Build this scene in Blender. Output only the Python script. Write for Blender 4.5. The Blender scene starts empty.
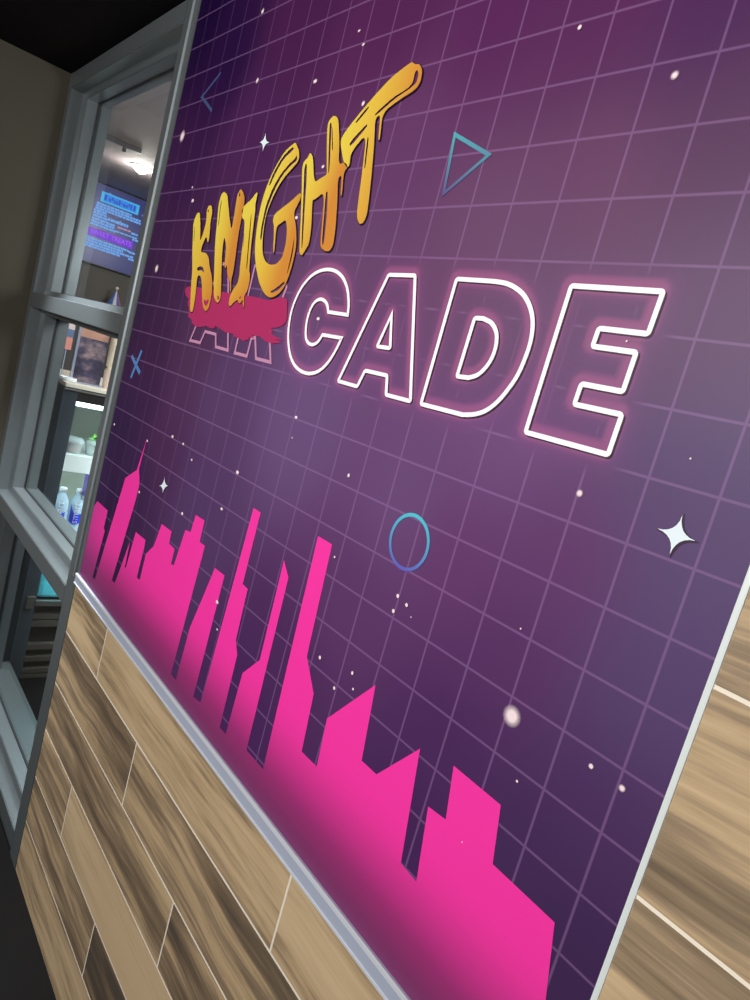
import bpy, bmesh, math, random
import numpy as np
from mathutils import Vector, Matrix
from mathutils.geometry import tessellate_polygon
random.seed(7)
col = bpy.context.scene.collection
S = 0.0716                     # one printed grid column of the mural, in metres
EYE = 22.85                    # eye height above the floor, in the same unit
R = np.array([[0.6045935312610722, -0.26308542855889105, 0.7518329064607717],
              [0.2836335172664476, 0.9531189378481472, 0.1054339518290172],
              [-0.7443243176467705, 0.14950032640500946, 0.6508693897891227]])
CP = np.array([8.852191807643601, 7.586044882419169, -8.964848058914093])
FPX = 686.930671721586
CX, HY = CP[0], -CP[1]

# ---------------------------------------------------------------- camera
def V3(x, d, y):               # wall units: x along the wall, d depth, y up from the grid origin
    return Vector((x * S, d * S, (y - HY + EYE) * S))
def Zh(h): return (h + EYE) * S   # height given relative to the eye
def wall_pt(u, v, d=0.0):      # where the sight line of a photo pixel meets the wall plane
    r = R.T @ np.array([(u - 375) / FPX, (v - 500) / FPX, 1.0])
    k = (d - CP[2]) / r[2]; q = CP + k * r
    return (q[0], -q[1])
cam_d = bpy.data.cameras.new('camera'); cam = bpy.data.objects.new('camera', cam_d); col.objects.link(cam)
def w2b(v): return Vector((v[0], v[2], -v[1]))
right = w2b(R[0]); down = w2b(R[1]); fwd = w2b(R[2])
M = Matrix((right, -down, -fwd)).transposed().to_4x4()
M.translation = V3(CP[0], CP[2], -CP[1])
cam.matrix_world = M
cam_d.sensor_fit = 'HORIZONTAL'; cam_d.sensor_width = 36.0; cam_d.lens = FPX / 750 * 36.0
cam_d.clip_start = 0.02; cam_d.clip_end = 60
bpy.context.scene.camera = cam

# ---------------------------------------------------------------- helpers
def srgb(r, g, b, a=1.0):
    f = lambda c: (c / 255 / 12.92) if c / 255 <= 0.04045 else ((c / 255 + 0.055) / 1.055) ** 2.4
    return (f(r), f(g), f(b), a)
MATS = {}
def mat(name, color, rough=0.5, metal=0.0, emit=None, estr=1.0, spec=0.5, alpha=None, noise=0.0, nscale=30):
    if name in MATS: return MATS[name]
    m = bpy.data.materials.new(name); m.use_nodes = True; nt = m.node_tree
    b = nt.nodes['Principled BSDF']
    b.inputs['Base Color'].default_value = color
    b.inputs['Roughness'].default_value = rough; b.inputs['Metallic'].default_value = metal
    b.inputs['Specular IOR Level'].default_value = spec
    if emit is not None:
        b.inputs['Emission Color'].default_value = emit; b.inputs['Emission Strength'].default_value = estr
    if alpha is not None: b.inputs['Alpha'].default_value = alpha
    if noise:
        tc = nt.nodes.new('ShaderNodeTexCoord'); n = nt.nodes.new('ShaderNodeTexNoise'); n.inputs['Scale'].default_value = nscale
        n.inputs['Detail'].default_value = 4
        mx = nt.nodes.new('ShaderNodeMix'); mx.data_type = 'RGBA'
        mx.inputs['A'].default_value = tuple(c * (1 - noise) for c in color[:3]) + (1,)
        mx.inputs['B'].default_value = tuple(min(1, c * (1 + noise)) for c in color[:3]) + (1,)
        nt.links.new(tc.outputs['Object'], n.inputs['Vector']); nt.links.new(n.outputs['Fac'], mx.inputs['Factor'])
        nt.links.new(mx.outputs['Result'], b.inputs['Base Color'])
    MATS[name] = m; return m
def link(o, name, mats, parent=None):
    col.objects.link(o)
    for m in (mats if isinstance(mats, (list, tuple)) else [mats]):
        if m: o.data.materials.append(m)
    if parent: o.parent = parent
    return o
def obj(name, bm, m, parent=None, smooth=False):
    me = bpy.data.meshes.new(name); bmesh.ops.recalc_face_normals(bm, faces=bm.faces[:]); bm.to_mesh(me); bm.free()
    if smooth:
        for p in me.polygons: p.use_smooth = True
    return link(bpy.data.objects.new(name, me), name, m, parent)
def mesh_obj(name, verts, faces, m, parent=None):
    me = bpy.data.meshes.new(name); me.from_pydata(verts, [], faces); me.update()
    return link(bpy.data.objects.new(name, me), name, m, parent)
def empty(name, loc=(0, 0, 0)):
    o = bpy.data.objects.new(name, None); col.objects.link(o); o.location = loc; o.empty_display_size = 0.05
    return o
def keep(child, parent):       # parent without moving
    child.parent = parent; child.matrix_parent_inverse = Matrix.Translation(parent.location).inverted()
def tag(o, label=None, cat=None, group=None, kind=None):
    if label: o['label'] = label
    if cat: o['category'] = cat
    if group: o['group'] = group
    if kind: o['kind'] = kind
    return o
def struct(o, label=None):
    o['kind'] = 'structure'
    if label: o['label'] = label
    return o
def box(bm, a, b, bevel=0.0):
    x0, x1 = sorted((a[0], b[0])); y0, y1 = sorted((a[1], b[1])); z0, z1 = sorted((a[2], b[2]))
    r = bmesh.ops.create_cube(bm, size=1.0)
    for v in r['verts']:
        v.co = Vector(((x0 + x1) / 2 + v.co.x * (x1 - x0), (y0 + y1) / 2 + v.co.y * (y1 - y0), (z0 + z1) / 2 + v.co.z * (z1 - z0)))
    if bevel:
        es = list({e for v in r['verts'] for e in v.link_edges})
        bmesh.ops.bevel(bm, geom=es, offset=bevel, segments=2, affect='EDGES', profile=0.7)
    return r
def B(name, a, b, m, parent=None, bevel=0.0):
    bm = bmesh.new(); box(bm, a, b, bevel); return obj(name, bm, m, parent)
def extrude_profile(name, prof, axis, t0, t1, m, parent=None):
    """prof: closed list of 2D points; axis 'x': prof=(y,z) swept in x ; axis 'z': prof=(x,y) swept in z"""
    n = len(prof); vs = []
    for t in (t0, t1):
        for p in prof: vs.append((t, p[0], p[1]) if axis == 'x' else (p[0], p[1], t))
    bm = bmesh.new(); bv = [bm.verts.new(v) for v in vs]
    for i in range(n): j = (i + 1) % n; bm.faces.new((bv[i], bv[j], bv[n + j], bv[n + i]))
    bm.faces.new(bv[:n][::-1]); bm.faces.new(bv[n:])
    es = [e for e in bm.edges if abs((e.verts[0].co - e.verts[1].co).dot(Vector((1, 0, 0)) if axis == 'x' else Vector((0, 0, 1)))) > 1e-4]
    bmesh.ops.bevel(bm, geom=es, offset=0.0022, segments=2, affect='EDGES')
    return obj(name, bm, m, parent)
def lathe(bm, prof, seg=20, cx=0, cy=0, cz=0):
    rings = []
    for r, z in prof:
        rings.append([bm.verts.new((cx + r * math.cos(2 * math.pi * k / seg), cy + r * math.sin(2 * math.pi * k / seg), cz + z)) for k in range(seg)])
    for a, b in zip(rings, rings[1:]):
        for k in range(seg): bm.faces.new((a[k], a[(k + 1) % seg], b[(k + 1) % seg], b[k]))
    bm.faces.new(rings[0][::-1]); bm.faces.new(rings[-1])

# ---------------------------------------------------------------- materials
alu = mat('satin_aluminium', srgb(114, 120, 122), rough=0.32, metal=0.5, noise=0.06, nscale=60)
alu_lite = mat('edge_highlight_metal', srgb(225, 230, 238), rough=0.5, metal=0.3)  # paler than the strip: edge highlights put into the colour
trim_metal = mat('blue_grey_trim_metal', srgb(186, 194, 214), rough=0.45, metal=0.25)
white_trim = mat('white_trim_metal', srgb(222, 230, 228), rough=0.35, metal=0.15)
gasket = mat('black_gasket', srgb(22, 24, 28), rough=0.6)
dark_paint = mat('dark_taupe_paint', srgb(74, 69, 59), rough=0.8, spec=0.2, noise=0.05, nscale=8)
ceil_m = mat('dark_ceiling_paint', srgb(14, 8, 8), rough=0.9, spec=0.1, noise=0.15, nscale=3)
floor_m = mat('dark_floor', srgb(13, 10, 9), rough=0.7, spec=0.15, noise=0.3, nscale=6)
core_m = mat('wall_core', srgb(120, 118, 112), rough=0.8)

def wood_material():
    m = bpy.data.materials.new('wood_look_tile'); m.use_nodes = True; nt = m.node_tree; L = nt.links
    b = nt.nodes['Principled BSDF']
    def N(t, **k):
        n = nt.nodes.new(t)
        for a, v in k.items(): setattr(n, a, v)
        return n
    tc = N('ShaderNodeTexCoord'); at = N('ShaderNodeAttribute', attribute_name='seed')
    add = N('ShaderNodeVectorMath', operation='ADD'); L.new(tc.outputs['Object'], add.inputs[0])
    sc = N('ShaderNodeVectorMath', operation='SCALE'); sc.inputs['Scale'].default_value = 37.0
    L.new(at.outputs['Color'], sc.inputs[0]); L.new(sc.outputs[0], add.inputs[1])
    # slow warp of the grain
    w = N('ShaderNodeTexNoise'); w.inputs['Scale'].default_value = 2.4; w.inputs['Detail'].default_value = 2
    L.new(add.outputs[0], w.inputs['Vector'])
    ws = N('ShaderNodeVectorMath', operation='SCALE'); ws.inputs['Scale'].default_value = 0.055
    L.new(w.outputs['Color'], ws.inputs[0])
    wp = N('ShaderNodeVectorMath', operation='ADD'); L.new(add.outputs[0], wp.inputs[0]); L.new(ws.outputs[0], wp.inputs[1])
    mp = N('ShaderNodeMapping'); mp.inputs['Scale'].default_value = (0.8, 1, 11); L.new(wp.outputs[0], mp.inputs['Vector'])
    big = N('ShaderNodeTexNoise'); big.inputs['Scale'].default_value = 1.25; big.inputs['Detail'].default_value = 3; big.inputs['Roughness'].default_value = 0.5
    L.new(mp.outputs[0], big.inputs['Vector'])
    mp2 = N('ShaderNodeMapping'); mp2.inputs['Scale'].default_value = (3.5, 1, 70); L.new(wp.outputs[0], mp2.inputs['Vector'])
    fine = N('ShaderNodeTexNoise'); fine.inputs['Scale'].default_value = 2.0; fine.inputs['Detail'].default_value = 5; fine.inputs['Roughness'].default_value = 0.65
    L.new(mp2.outputs[0], fine.inputs['Vector'])
    mp3 = N('ShaderNodeMapping'); mp3.inputs['Scale'].default_value = (1.3, 1, 20); L.new(wp.outputs[0], mp3.inputs['Vector'])
    med = N('ShaderNodeTexNoise'); med.inputs['Scale'].default_value = 2.2; med.inputs['Detail'].default_value = 3
    med.inputs['Distortion'].default_value = 0.7; L.new(mp3.outputs[0], med.inputs['Vector'])
    # tone per plank shifts the ramp
    sep = N('ShaderNodeSeparateColor'); at2 = N('ShaderNodeAttribute', attribute_name='tone'); L.new(at2.outputs['Color'], sep.inputs[0])
    s1 = N('ShaderNodeMath', operation='ADD'); L.new(big.outputs['Fac'], s1.inputs[0]); L.new(sep.outputs[0], s1.inputs[1])
    s2 = N('ShaderNodeMath', operation='MULTIPLY_ADD'); L.new(med.outputs['Fac'], s2.inputs[0]); s2.inputs[1].default_value = 0.42; L.new(s1.outputs[0], s2.inputs[2])
    s3 = N('ShaderNodeMath', operation='MULTIPLY_ADD'); L.new(fine.outputs['Fac'], s3.inputs[0]); s3.inputs[1].default_value = 0.42; L.new(s2.outputs[0], s3.inputs[2])
    rp = N('ShaderNodeValToRGB'); cr = rp.color_ramp
    cr.elements[0].position = 0.96; cr.elements[0].color = srgb(78, 66, 52)
    cr.elements[1].position = 1.0; cr.elements[1].color = srgb(205, 178, 138)
    # the ramp input is remapped to 0..1 first
    mr = N('ShaderNodeMapRange'); mr.inputs['From Min'].default_value = 0.60; mr.inputs['From Max'].default_value = 1.16
    L.new(s3.outputs[0], mr.inputs['Value']); L.new(mr.outputs[0], rp.inputs['Fac'])
    cr.elements[0].position = 0.0; cr.elements[0].color = srgb(84, 75, 65)
    cr.elements[1].position = 1.0; cr.elements[1].color = srgb(204, 178, 142)
    for pos, c in ((0.2, (108, 92, 74)), (0.35, (128, 109, 86)), (0.48, (146, 126, 101)), (0.60, (176, 151, 117)), (0.78, (194, 169, 133))):
        e = cr.elements.new(pos); e.color = srgb(*c)
    L.new(rp.outputs['Color'], b.inputs['Base Color'])
    b.inputs['Roughness'].default_value = 0.5; b.inputs['Specular IOR Level'].default_value = 0.35
    bp = N('ShaderNodeBump'); bp.inputs['Strength'].default_value = 0.08; bp.inputs['Distance'].default_value = 0.001
    L.new(fine.outputs['Fac'], bp.inputs['Height']); L.new(bp.outputs[0], b.inputs['Normal'])
    return m
wood = wood_material()
grout_m = mat('pale_grout', srgb(232, 222, 204), rough=0.8)

def plank_wall(name, x0, x1, ytop, ybot, d, rows, joints, tones, parent=None, thick=0.16, g=0.034):
    """rows: list of row boundaries (top to bottom); joints: list of x lists per row; one mesh for the planks"""
    bm = bmesh.new(); seed = bm.loops.layers.float_color.new('seed'); tone = bm.loops.layers.float_color.new('tone')
    for i in range(len(rows) - 1):
        yt, yb = rows[i], rows[i + 1]
        xs = [x0] + [j for j in joints[i] if x0 < j < x1] + [x1]
        for k in range(len(xs) - 1):
            a = V3(xs[k] + (g if k else 0), d, yb + (g if i < len(rows) - 2 else 0)); b_ = V3(xs[k + 1] - (g if k < len(xs) - 2 else 0), d + thick, yt - g)
            before = set(bm.faces)
            box(bm, a, b_, bevel=0.0006)
            rr = (random.random(), random.random(), random.random(), 1); tn = tones[i][k] if k < len(tones[i]) else 0.0
            for f in set(bm.faces) - before:
                for lp in f.loops: lp[seed] = rr; lp[tone] = (tn, tn, tn, 1)
    me = bpy.data.meshes.new(name); bmesh.ops.recalc_face_normals(bm, faces=bm.faces[:]); bm.to_mesh(me); bm.free()
    return link(bpy.data.objects.new(name, me), name, wood, parent)

# ---------------------------------------------------------------- room shell
CEIL = HY + 11.55               # ceiling height in wall units
FL = HY - EYE                   # floor
LW = -33.28                     # left wall face
CORN = -17.95                   # left end of the mural wall
DW = 2.3                        # window frame depth
zc, zf = V3(0, 0, CEIL).z, 0.0
struct(B('floor', V3(-66, -40, FL) - Vector((0, 0, 0.06)), V3(34, 34, FL), floor_m), 'dark floor')
struct(B('ceiling', V3(-66, -40, CEIL), V3(34, 34, CEIL) + Vector((0, 0, 0.06)), ceil_m), 'near-black ceiling')
struct(B('wall_left', V3(LW - 1.2, -40, FL), V3(LW, 1.85, CEIL), dark_paint), 'dark taupe side wall left of the window')
wb = struct(B('wall_back', V3(-17.4, 0.20, FL), V3(31, DW, CEIL), core_m), 'wall carrying the mural and the wood-look tiles')
# wood-look wainscot
rows = [-17.71, -19.70, -21.88, -23.93, -26.07, -28.11, FL + 0.02]
joints = [[-13.15, -0.79], [-9.07], [-4.92], [-13.22, -0.9], [-9.05, 3.4], [-5.0]]
tones = [[0.0, 0.10, 0.06], [-0.12, -0.05], [-0.04, -0.08], [-0.12, 0.09, 0.0], [-0.11, -0.16, 0], [0.03, 0.0]]
tl = struct(plank_wall('wall_lower', -17.08, 6.7, 0, 0, 0.0, rows, joints, tones), 'brown wood-look plank tiles below the mural')
gr = B('grout', V3(-17.08, 0.008, FL), V3(6.7, 0.2, -17.71), grout_m, tl)
# projecting tiled pier right of the mural
PD = -2.5; PX = 6.5
prow = [CEIL, HY + 11.35, HY + 9.2, HY + 7.05, HY + 4.9, HY + 2.75, HY + 0.45, HY - 1.714, HY - 3.885, HY - 6.03, HY - 8.18, HY - 10.33, HY - 12.48, HY - 14.63, HY - 16.78, HY - 18.93, HY - 21.08, FL + 0.02]
pj = [[11.0 + (4.2 * i) % 12.6, 23.6 + (4.2 * i) % 12.6] for i in range(len(prow) - 1)]
pj[6] = [13.0]; pj[7] = [17.0]; pj[8] = [12.0]; pj[5] = [17.0]
pt = [[random.uniform(-0.12, 0.12) for _ in range(3)] for _ in prow]; pt[6] = [-0.08, 0, 0]; pt[7] = [-0.03, 0, 0]; pt[8] = [0.02, 0, 0]
wr = struct(B('wall_right', V3(PX + 0.05, PD + 0.2, FL), V3(31, 0.1, CEIL), core_m), 'projecting tiled pier right of the mural')
pp = plank_wall('planks', PX + 0.08, 31, 0, 0, PD, prow, pj, pt, wr, g=0.022)
B('grout', V3(PX + 0.06, PD + 0.008, FL), V3(31, PD + 0.2, CEIL), grout_m, wr)
# white edge profile on the pier corner
bm = bmesh.new(); box(bm, V3(PX + 0.012, PD - 0.01, FL), V3(PX + 0.078, PD + 0.25, CEIL), bevel=0.0012)
struct(obj('trim_1', bm, white_trim), 'white metal edge strip right of the mural')
# bottom profile between mural and tiles: two beads coloured as edge highlights and a flat
bm = bmesh.new()
y0, y1 = -17.70, -17.27
prof = [(0.0, y0), (-0.07, y0), (-0.07, y1), (0.15, y1), (0.15, y0)]
def sweep_x(prof, x0, x1, name, m, parent=None):
    b = bmesh.new(); n = len(prof)
    A = [b.verts.new(V3(x0, p[0], p[1])) for p in prof]; Bv = [b.verts.new(V3(x1, p[0], p[1])) for p in prof]
    for i in range(n): j = (i + 1) % n; b.faces.new((A[i], A[j], Bv[j], Bv[i]))
    b.faces.new(A[::-1]); b.faces.new(Bv); return obj(name, b, m, parent)
bm.free()
t2 = struct(sweep_x(prof, -17.1, PX, 'trim_2', trim_metal), 'blue-grey metal strip under the mural')
sweep_x([(-0.06, y0 - .005), (-0.085, y0 + 0.005), (-0.088, y0 + 0.055), (-0.06, y0 + 0.065)], -17.1, PX, 'bead', alu_lite, t2)
sweep_x([(-0.06, y1 - 0.10), (-0.09, y1 - 0.09), (-0.09, y1 - 0.01), (-0.06, y1 + 0.005)], -17.1, PX, 'bead', alu_lite, t2)
# grey corner profile on the free left end of the wall
t3 = struct(B('trim_3', V3(CORN, -0.02, FL), V3(-17.1, DW, -17.5), alu, None, 0.001), 'grey corner strip at the left end of the tiles')
t4 = struct(B('trim_4', V3(CORN, -0.02, -17.5), V3(-16.87, DW, CEIL), alu, None, 0.001), 'grey corner strip at the left edge of the mural')
bm = bmesh.new()
a, b_ = V3(-17.36, -0.04, 0), V3(-17.36, -0.04, 0)
n = 10; ring0, ring1 = [], []
for k in range(n):
    an = 2 * math.pi * k / n; dx, dy = math.cos(an) * 0.09 * S, math.sin(an) * 0.06 * S
    ring0.append(bm.verts.new((a.x + dx, a.y + dy, V3(0, 0, -17.5).z))); ring1.append(bm.verts.new((a.x + dx, a.y + dy, zc)))
for k in range(n): bm.faces.new((ring0[k], ring0[(k + 1) % n], ring1[(k + 1) % n], ring1[k]))
bm.faces.new(ring0[::-1]); bm.faces.new(ring1)
obj('bead', bm, mat('corner_bead_metal', srgb(172, 182, 186), rough=0.5, metal=0.2), t4, smooth=True)

# ---------------------------------------------------------------- window
win = empty('window_1', V3(-26, 1.0, FL)); struct(win, 'grey aluminium storefront window with three panes')
def wpart(name, prof, axis, t0, t1, m=alu):
    o = extrude_profile(name, prof, axis, t0, t1, m); keep(o, win); return o
X0, XJ1, XJ2, XR = LW, -32.57, -31.7, -17.8
# left jamb (stepped), swept in z
P = lambda x, d: (x * S, d * S)
wpart('left_jamb', [P(X0, 0), P(XJ1, 0), P(XJ1 + .06, .56), P(XJ2, .60), P(XJ2, 1.85), P(X0, 1.85)], 'z', 0, zc - 0.001)
wpart('right_jamb', [P(-18.18, 0.0), P(-17.96, 0.0), P(-17.96, 2.0), P(-18.35, 2.0), P(-18.35, .6), P(-18.18, .56)], 'z', 0, zc - 0.001)
Q = lambda d, h: (d * S, Zh(h))
xa, xb = (XJ2 - 0.3) * S, -18.18 * S
xo = (XJ1 - 0.05) * S
wpart('header', [Q(0, 11.54), Q(0, 10.72), Q(.56, 10.70), Q(.60, 10.38), Q(1.7, 10.38), Q(1.7, 11.54)], 'x', xo, xb)
wpart('middle_rail', [Q(0, .30), Q(0, -.46), Q(.5, -.48), Q(.56, -.68), Q(2.0, -.68), Q(2.0, .59), Q(.56, .59), Q(.5, .33)], 'x', xo, xb)
wpart('sill_rail', [Q(0, -10.65), Q(0, -11.43), Q(.5, -11.45), Q(.56, -11.8), Q(2.0, -11.8), Q(2.0, -10.24), Q(.60, -10.24), Q(.58, -10.63)], 'x', xo, xb)
wpart('bottom_rail', [Q(0, -21.80), Q(0, -22.6), Q(.05, -EYE), Q(2.5, -EYE), Q(2.5, -21.31), Q(.58, -21.31), Q(.56, -21.78)], 'x', xo, xb)
GD = 1.27
def glass_material():
    m = bpy.data.materials.new('clear_glass'); m.use_nodes = True; nt = m.node_tree; L = nt.links
    for n in list(nt.nodes): nt.nodes.remove(n)
    out = nt.nodes.new('ShaderNodeOutputMaterial'); mx = nt.nodes.new('ShaderNodeMixShader'); t = nt.nodes.new('ShaderNodeBsdfTransparent')
    g = nt.nodes.new('ShaderNodeBsdfGlossy'); g.inputs['Roughness'].default_value = 0.02; fr = nt.nodes.new('ShaderNodeFresnel'); fr.inputs['IOR'].default_value = 1.4
    t.inputs['Color'].default_value = (0.93, 0.96, 0.96, 1)
    ge = nt.nodes.new('ShaderNodeNewGeometry'); fm = nt.nodes.new('ShaderNodeMath'); fm.operation = 'MULTIPLY_ADD'; fm.use_clamp = True
    L.new(ge.outputs['Backfacing'], fm.inputs[0]); fm.inputs[1].default_value = -1.0; L.new(fr.outputs[0], fm.inputs[2]); L.new(fm.outputs[0], mx.inputs[0]); L.new(t.outputs[0], mx.inputs[1]); L.new(g.outputs[0], mx.inputs[2]); L.new(mx.outputs[0], out.inputs[0])
    return m
glass = glass_material()
for h0, h1 in ((.59, 10.38), (-10.24, -.68), (-21.31, -11.8)):
    bm = bmesh.new(); box(bm, (XJ2 * S, GD * S, Zh(h0)), (-18.35 * S, (GD + 0.08) * S, Zh(h1))); o = obj('pane', bm, glass); keep(o, win)
    bm = bmesh.new(); w = 0.07 * S       # black gasket round the pane
    for (ax, bx, az, bz) in ((XJ2 * S, XJ2 * S + w, Zh(h0), Zh(h1)), (XJ2 * S, -18.35 * S, Zh(h0), Zh(h0) + w * .8), (XJ2 * S, -18.35 * S, Zh(h1) - w * .8, Zh(h1))):
        box(bm, (ax, (GD - 0.1) * S, az), (bx, (GD - 0.01) * S, bz))
    o = obj('gasket', bm, gasket); keep(o, win)

# ---------------------------------------------------------------- mural
mural = empty('mural', V3(-5, 0, -17))
tag(mural, 'purple arcade wall mural with gold and neon lettering above a pink skyline', 'mural')
def addm(o): keep(o, mural); return o
# --- lettering outlines, traced on the wall plane
def crop(x0, y0, sc, pts): return [wall_pt(x0 + a / sc, y0 + b / sc) for a, b in pts]
def catmull(pts, n=5, closed=False):
    out = []; N = len(pts); rng = range(N) if closed else range(N - 1)
    g = lambda i: np.array(pts[i % N] if closed else pts[max(0, min(N - 1, i))], float)
    for i in rng:
        p0, p1, p2, p3 = g(i - 1), g(i), g(i + 1), g(i + 2)
        for k in range(n):
            t = k / n
            out.append(tuple(0.5 * ((2 * p1) + (-p0 + p2) * t + (2 * p0 - 5 * p1 + 4 * p2 - p3) * t * t + (-p0 + 3 * p1 - 3 * p2 + p3) * t ** 3)))
    if not closed: out.append(tuple(pts[-1]))
    return out
neon = {}
C_out = crop(280, 255, 7.69, [(525, 462), (532, 395), (531, 330), (522, 260), (500, 198), (466, 150), (422, 122), (375, 113), (320, 121), (265, 148), (215, 193), (165, 260), (125, 340), (95, 425), (76, 520), (68, 610), (71, 700), (86, 780), (115, 845), (160, 890), (212, 911), (265, 908), (315, 885), (367, 835), (412, 770), (450, 700), (478, 640)])
C_in = crop(280, 255, 7.69, [(330, 615), (310, 650), (285, 678), (255, 690), (225, 680), (206, 645), (202, 590), (209, 520), (225, 455), (250, 395), (280, 357), (315, 342), (347, 354), (368, 387), (376, 440)])
neon['C'] = [catmull(C_out) + catmull(C_in)]
A_out = crop(330, 260, 6.67, [(395, 100), (572, 105), (540, 943), (378, 900), (385, 772), (238, 738), (185, 845), (58, 808)])
neon['A'] = [A_out, crop(330, 260, 6.67, [(415, 365), (405, 590), (318, 577)])]
D_o = crop(410, 265, 5.357, [(380, 84), (460, 90), (520, 101), (570, 125), (612, 162), (640, 210), (657, 268), (660, 335), (648, 415), (620, 500), (580, 590), (530, 665), (470, 735), (410, 780), (350, 800), (285, 803)])
D_i = crop(410, 265, 5.357, [(395, 288), (437, 310), (460, 345), (468, 388), (460, 450), (436, 510), (400, 560), (360, 592), (315, 605)])
neon['D'] = [crop(410, 265, 5.357, [(62, 745), (253, 76)]) + catmull(D_o), crop(410, 265, 5.357, [(255, 597), (350, 285)]) + catmull(D_i)]
neon['E'] = [[(1.76, -5.19), (3.33, -5.19), (3.31, -5.79), (2.49, -5.79), (2.48, -6.065), (3.22, -6.065), (3.21, -6.64), (2.49, -6.64), (2.48, -6.96), (3.31, -6.96), (3.30, -7.56), (1.74, -7.56)]]
dim = {}
Wp = lambda pts: [wall_pt(*p) for p in pts]
dim['A'] = [Wp([(222, 264), (228.5, 264.5), (229, 300), (228.4, 350.4), (216.3, 346.9), (216.3, 334.5), (205.6, 331.5), (200.8, 342.9), (190.6, 340.5)])]
dim['R'] = [Wp([(255.5, 266), (275, 268.5), (286.5, 276), (287, 288), (281, 303), (270, 316), (270, 329), (271.2, 362.4), (256.5, 358.6), (255.8, 337.6), (252, 338.5), (247.4, 356.2), (235.2, 353)])]

def soften(lp, r=0.045):
    out = []; n = len(lp)
    for i in range(n):
        a, b_, c = (np.array(lp[k % n], float) for k in (i - 1, i, i + 1))
        u, v = a - b_, c - b_; lu, lv = np.linalg.norm(u), np.linalg.norm(v)
        if lu < .12 or lv < .12 or (u @ v) / (lu * lv) > .6: out.append(tuple(b_)); continue
        p, q = b_ + u / lu * r, b_ + v / lv * r
        for t in (0, .33, .67, 1): out.append(tuple((1 - t) ** 2 * p + 2 * t * (1 - t) * b_ + t * t * q))
    return out
neon = {k: [soften(l) for l in v] for k, v in neon.items()}
# --- panel with printed background: colour samples hold the print plus sheen and haze, soft letter glow
samples = [(200, 20, 26, 2, 52), (230, 60, 40, 12, 62), (300, 20, 74, 30, 76), (400, 20, 84, 34, 82), (500, 20, 88, 34, 86), (600, 20, 88, 36, 86), (720, 15, 74, 32, 86),
    (250, 130, 76, 36, 84), (400, 150, 100, 58, 102), (600, 180, 104, 62, 98), (730, 130, 86, 52, 88), (180, 180, 58, 22, 70), (180, 250, 68, 34, 76), (350, 260, 102, 70, 106),
    (480, 240, 106, 70, 104), (500, 330, 102, 74, 106), (700, 330, 94, 64, 100), (150, 400, 62, 36, 76), (300, 420, 108, 84, 126), (220, 400, 92, 66, 106), (500, 450, 112, 76, 124), (700, 470, 88, 70, 112),
    (200, 500, 86, 62, 104), (120, 440, 52, 32, 72), (400, 500, 108, 78, 122), (560, 560, 100, 56, 106), (700, 600, 92, 76, 116), (460, 560, 102, 58, 108), (350, 600, 96, 58, 104), (500, 650, 90, 50, 100), (650, 700, 88, 70, 112),
    (450, 740, 76, 42, 92), (600, 820, 78, 52, 96), (530, 850, 70, 46, 90), (575, 950, 64, 42, 82), (280, 660, 80, 46, 94), (250, 700, 74, 42, 92), (400, 830, 72, 40, 90), (110, 520, 48, 28, 68), (175, 400, 84, 52, 90), (160, 440, 80, 46, 86), (135, 470, 62, 38, 80), (155, 340, 64, 34, 72), (140, 300, 52, 28, 64), (200, 330, 82, 52, 86)]
SW = np.array([wall_pt(s[0], s[1]) for s in samples]); SC = np.array([srgb(*s[2:5])[:3] for s in samples]) * np.array([0.93, 0.84, 0.93])
def axis_vals(a, b, fa, fb, fine, coarse):
    v = [a]
    while v[-1] < b: v.append(v[-1] + (fine if fa <= v[-1] <= fb else coarse))
    v[-1] = b; return np.array(v)
xs = axis_vals(-16.88, PX, -12.5, 4.3, 0.055, 0.2); ys = axis_vals(-17.3, CEIL - 0.01, -8.4, -3.0, 0.055, 0.22)
GX, GY = np.meshgrid(xs, ys); PT = np.c_[GX.ravel(), GY.ravel()]
d2 = ((PT[:, None, :] - SW[None]) ** 2).sum(-1)
wgt = 1.0 / (d2 + 0.9) ** 1.6; wgt *= np.exp(-d2 / 40.0) + 0.02
BG = (wgt[:, :, None] * SC[None]).sum(1) / wgt.sum(1)[:, None]
def segdist(P_, loops):
    best = np.full(len(P_), 1e9)
    for lp in loops:
        for i in range(len(lp)):
            a = np.array(lp[i]); b = np.array(lp[(i + 1) % len(lp)]); ab = b - a; L2 = ab @ ab
            if L2 < 1e-10: continue
            t = np.clip(((P_ - a) @ ab) / L2, 0, 1); q = a + t[:, None] * ab
            best = np.minimum(best, ((P_ - q) ** 2).sum(1))
    return np.sqrt(best)
near = (PT[:, 0] > -9.5) & (PT[:, 0] < 4.5) & (PT[:, 1] > -8.6) & (PT[:, 1] < -3.0)
D = np.full(len(PT), 9.0); allneon = [l for k in 'CADE' for l in neon[k]]
D[near] = segdist(PT[near], allneon)
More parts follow.
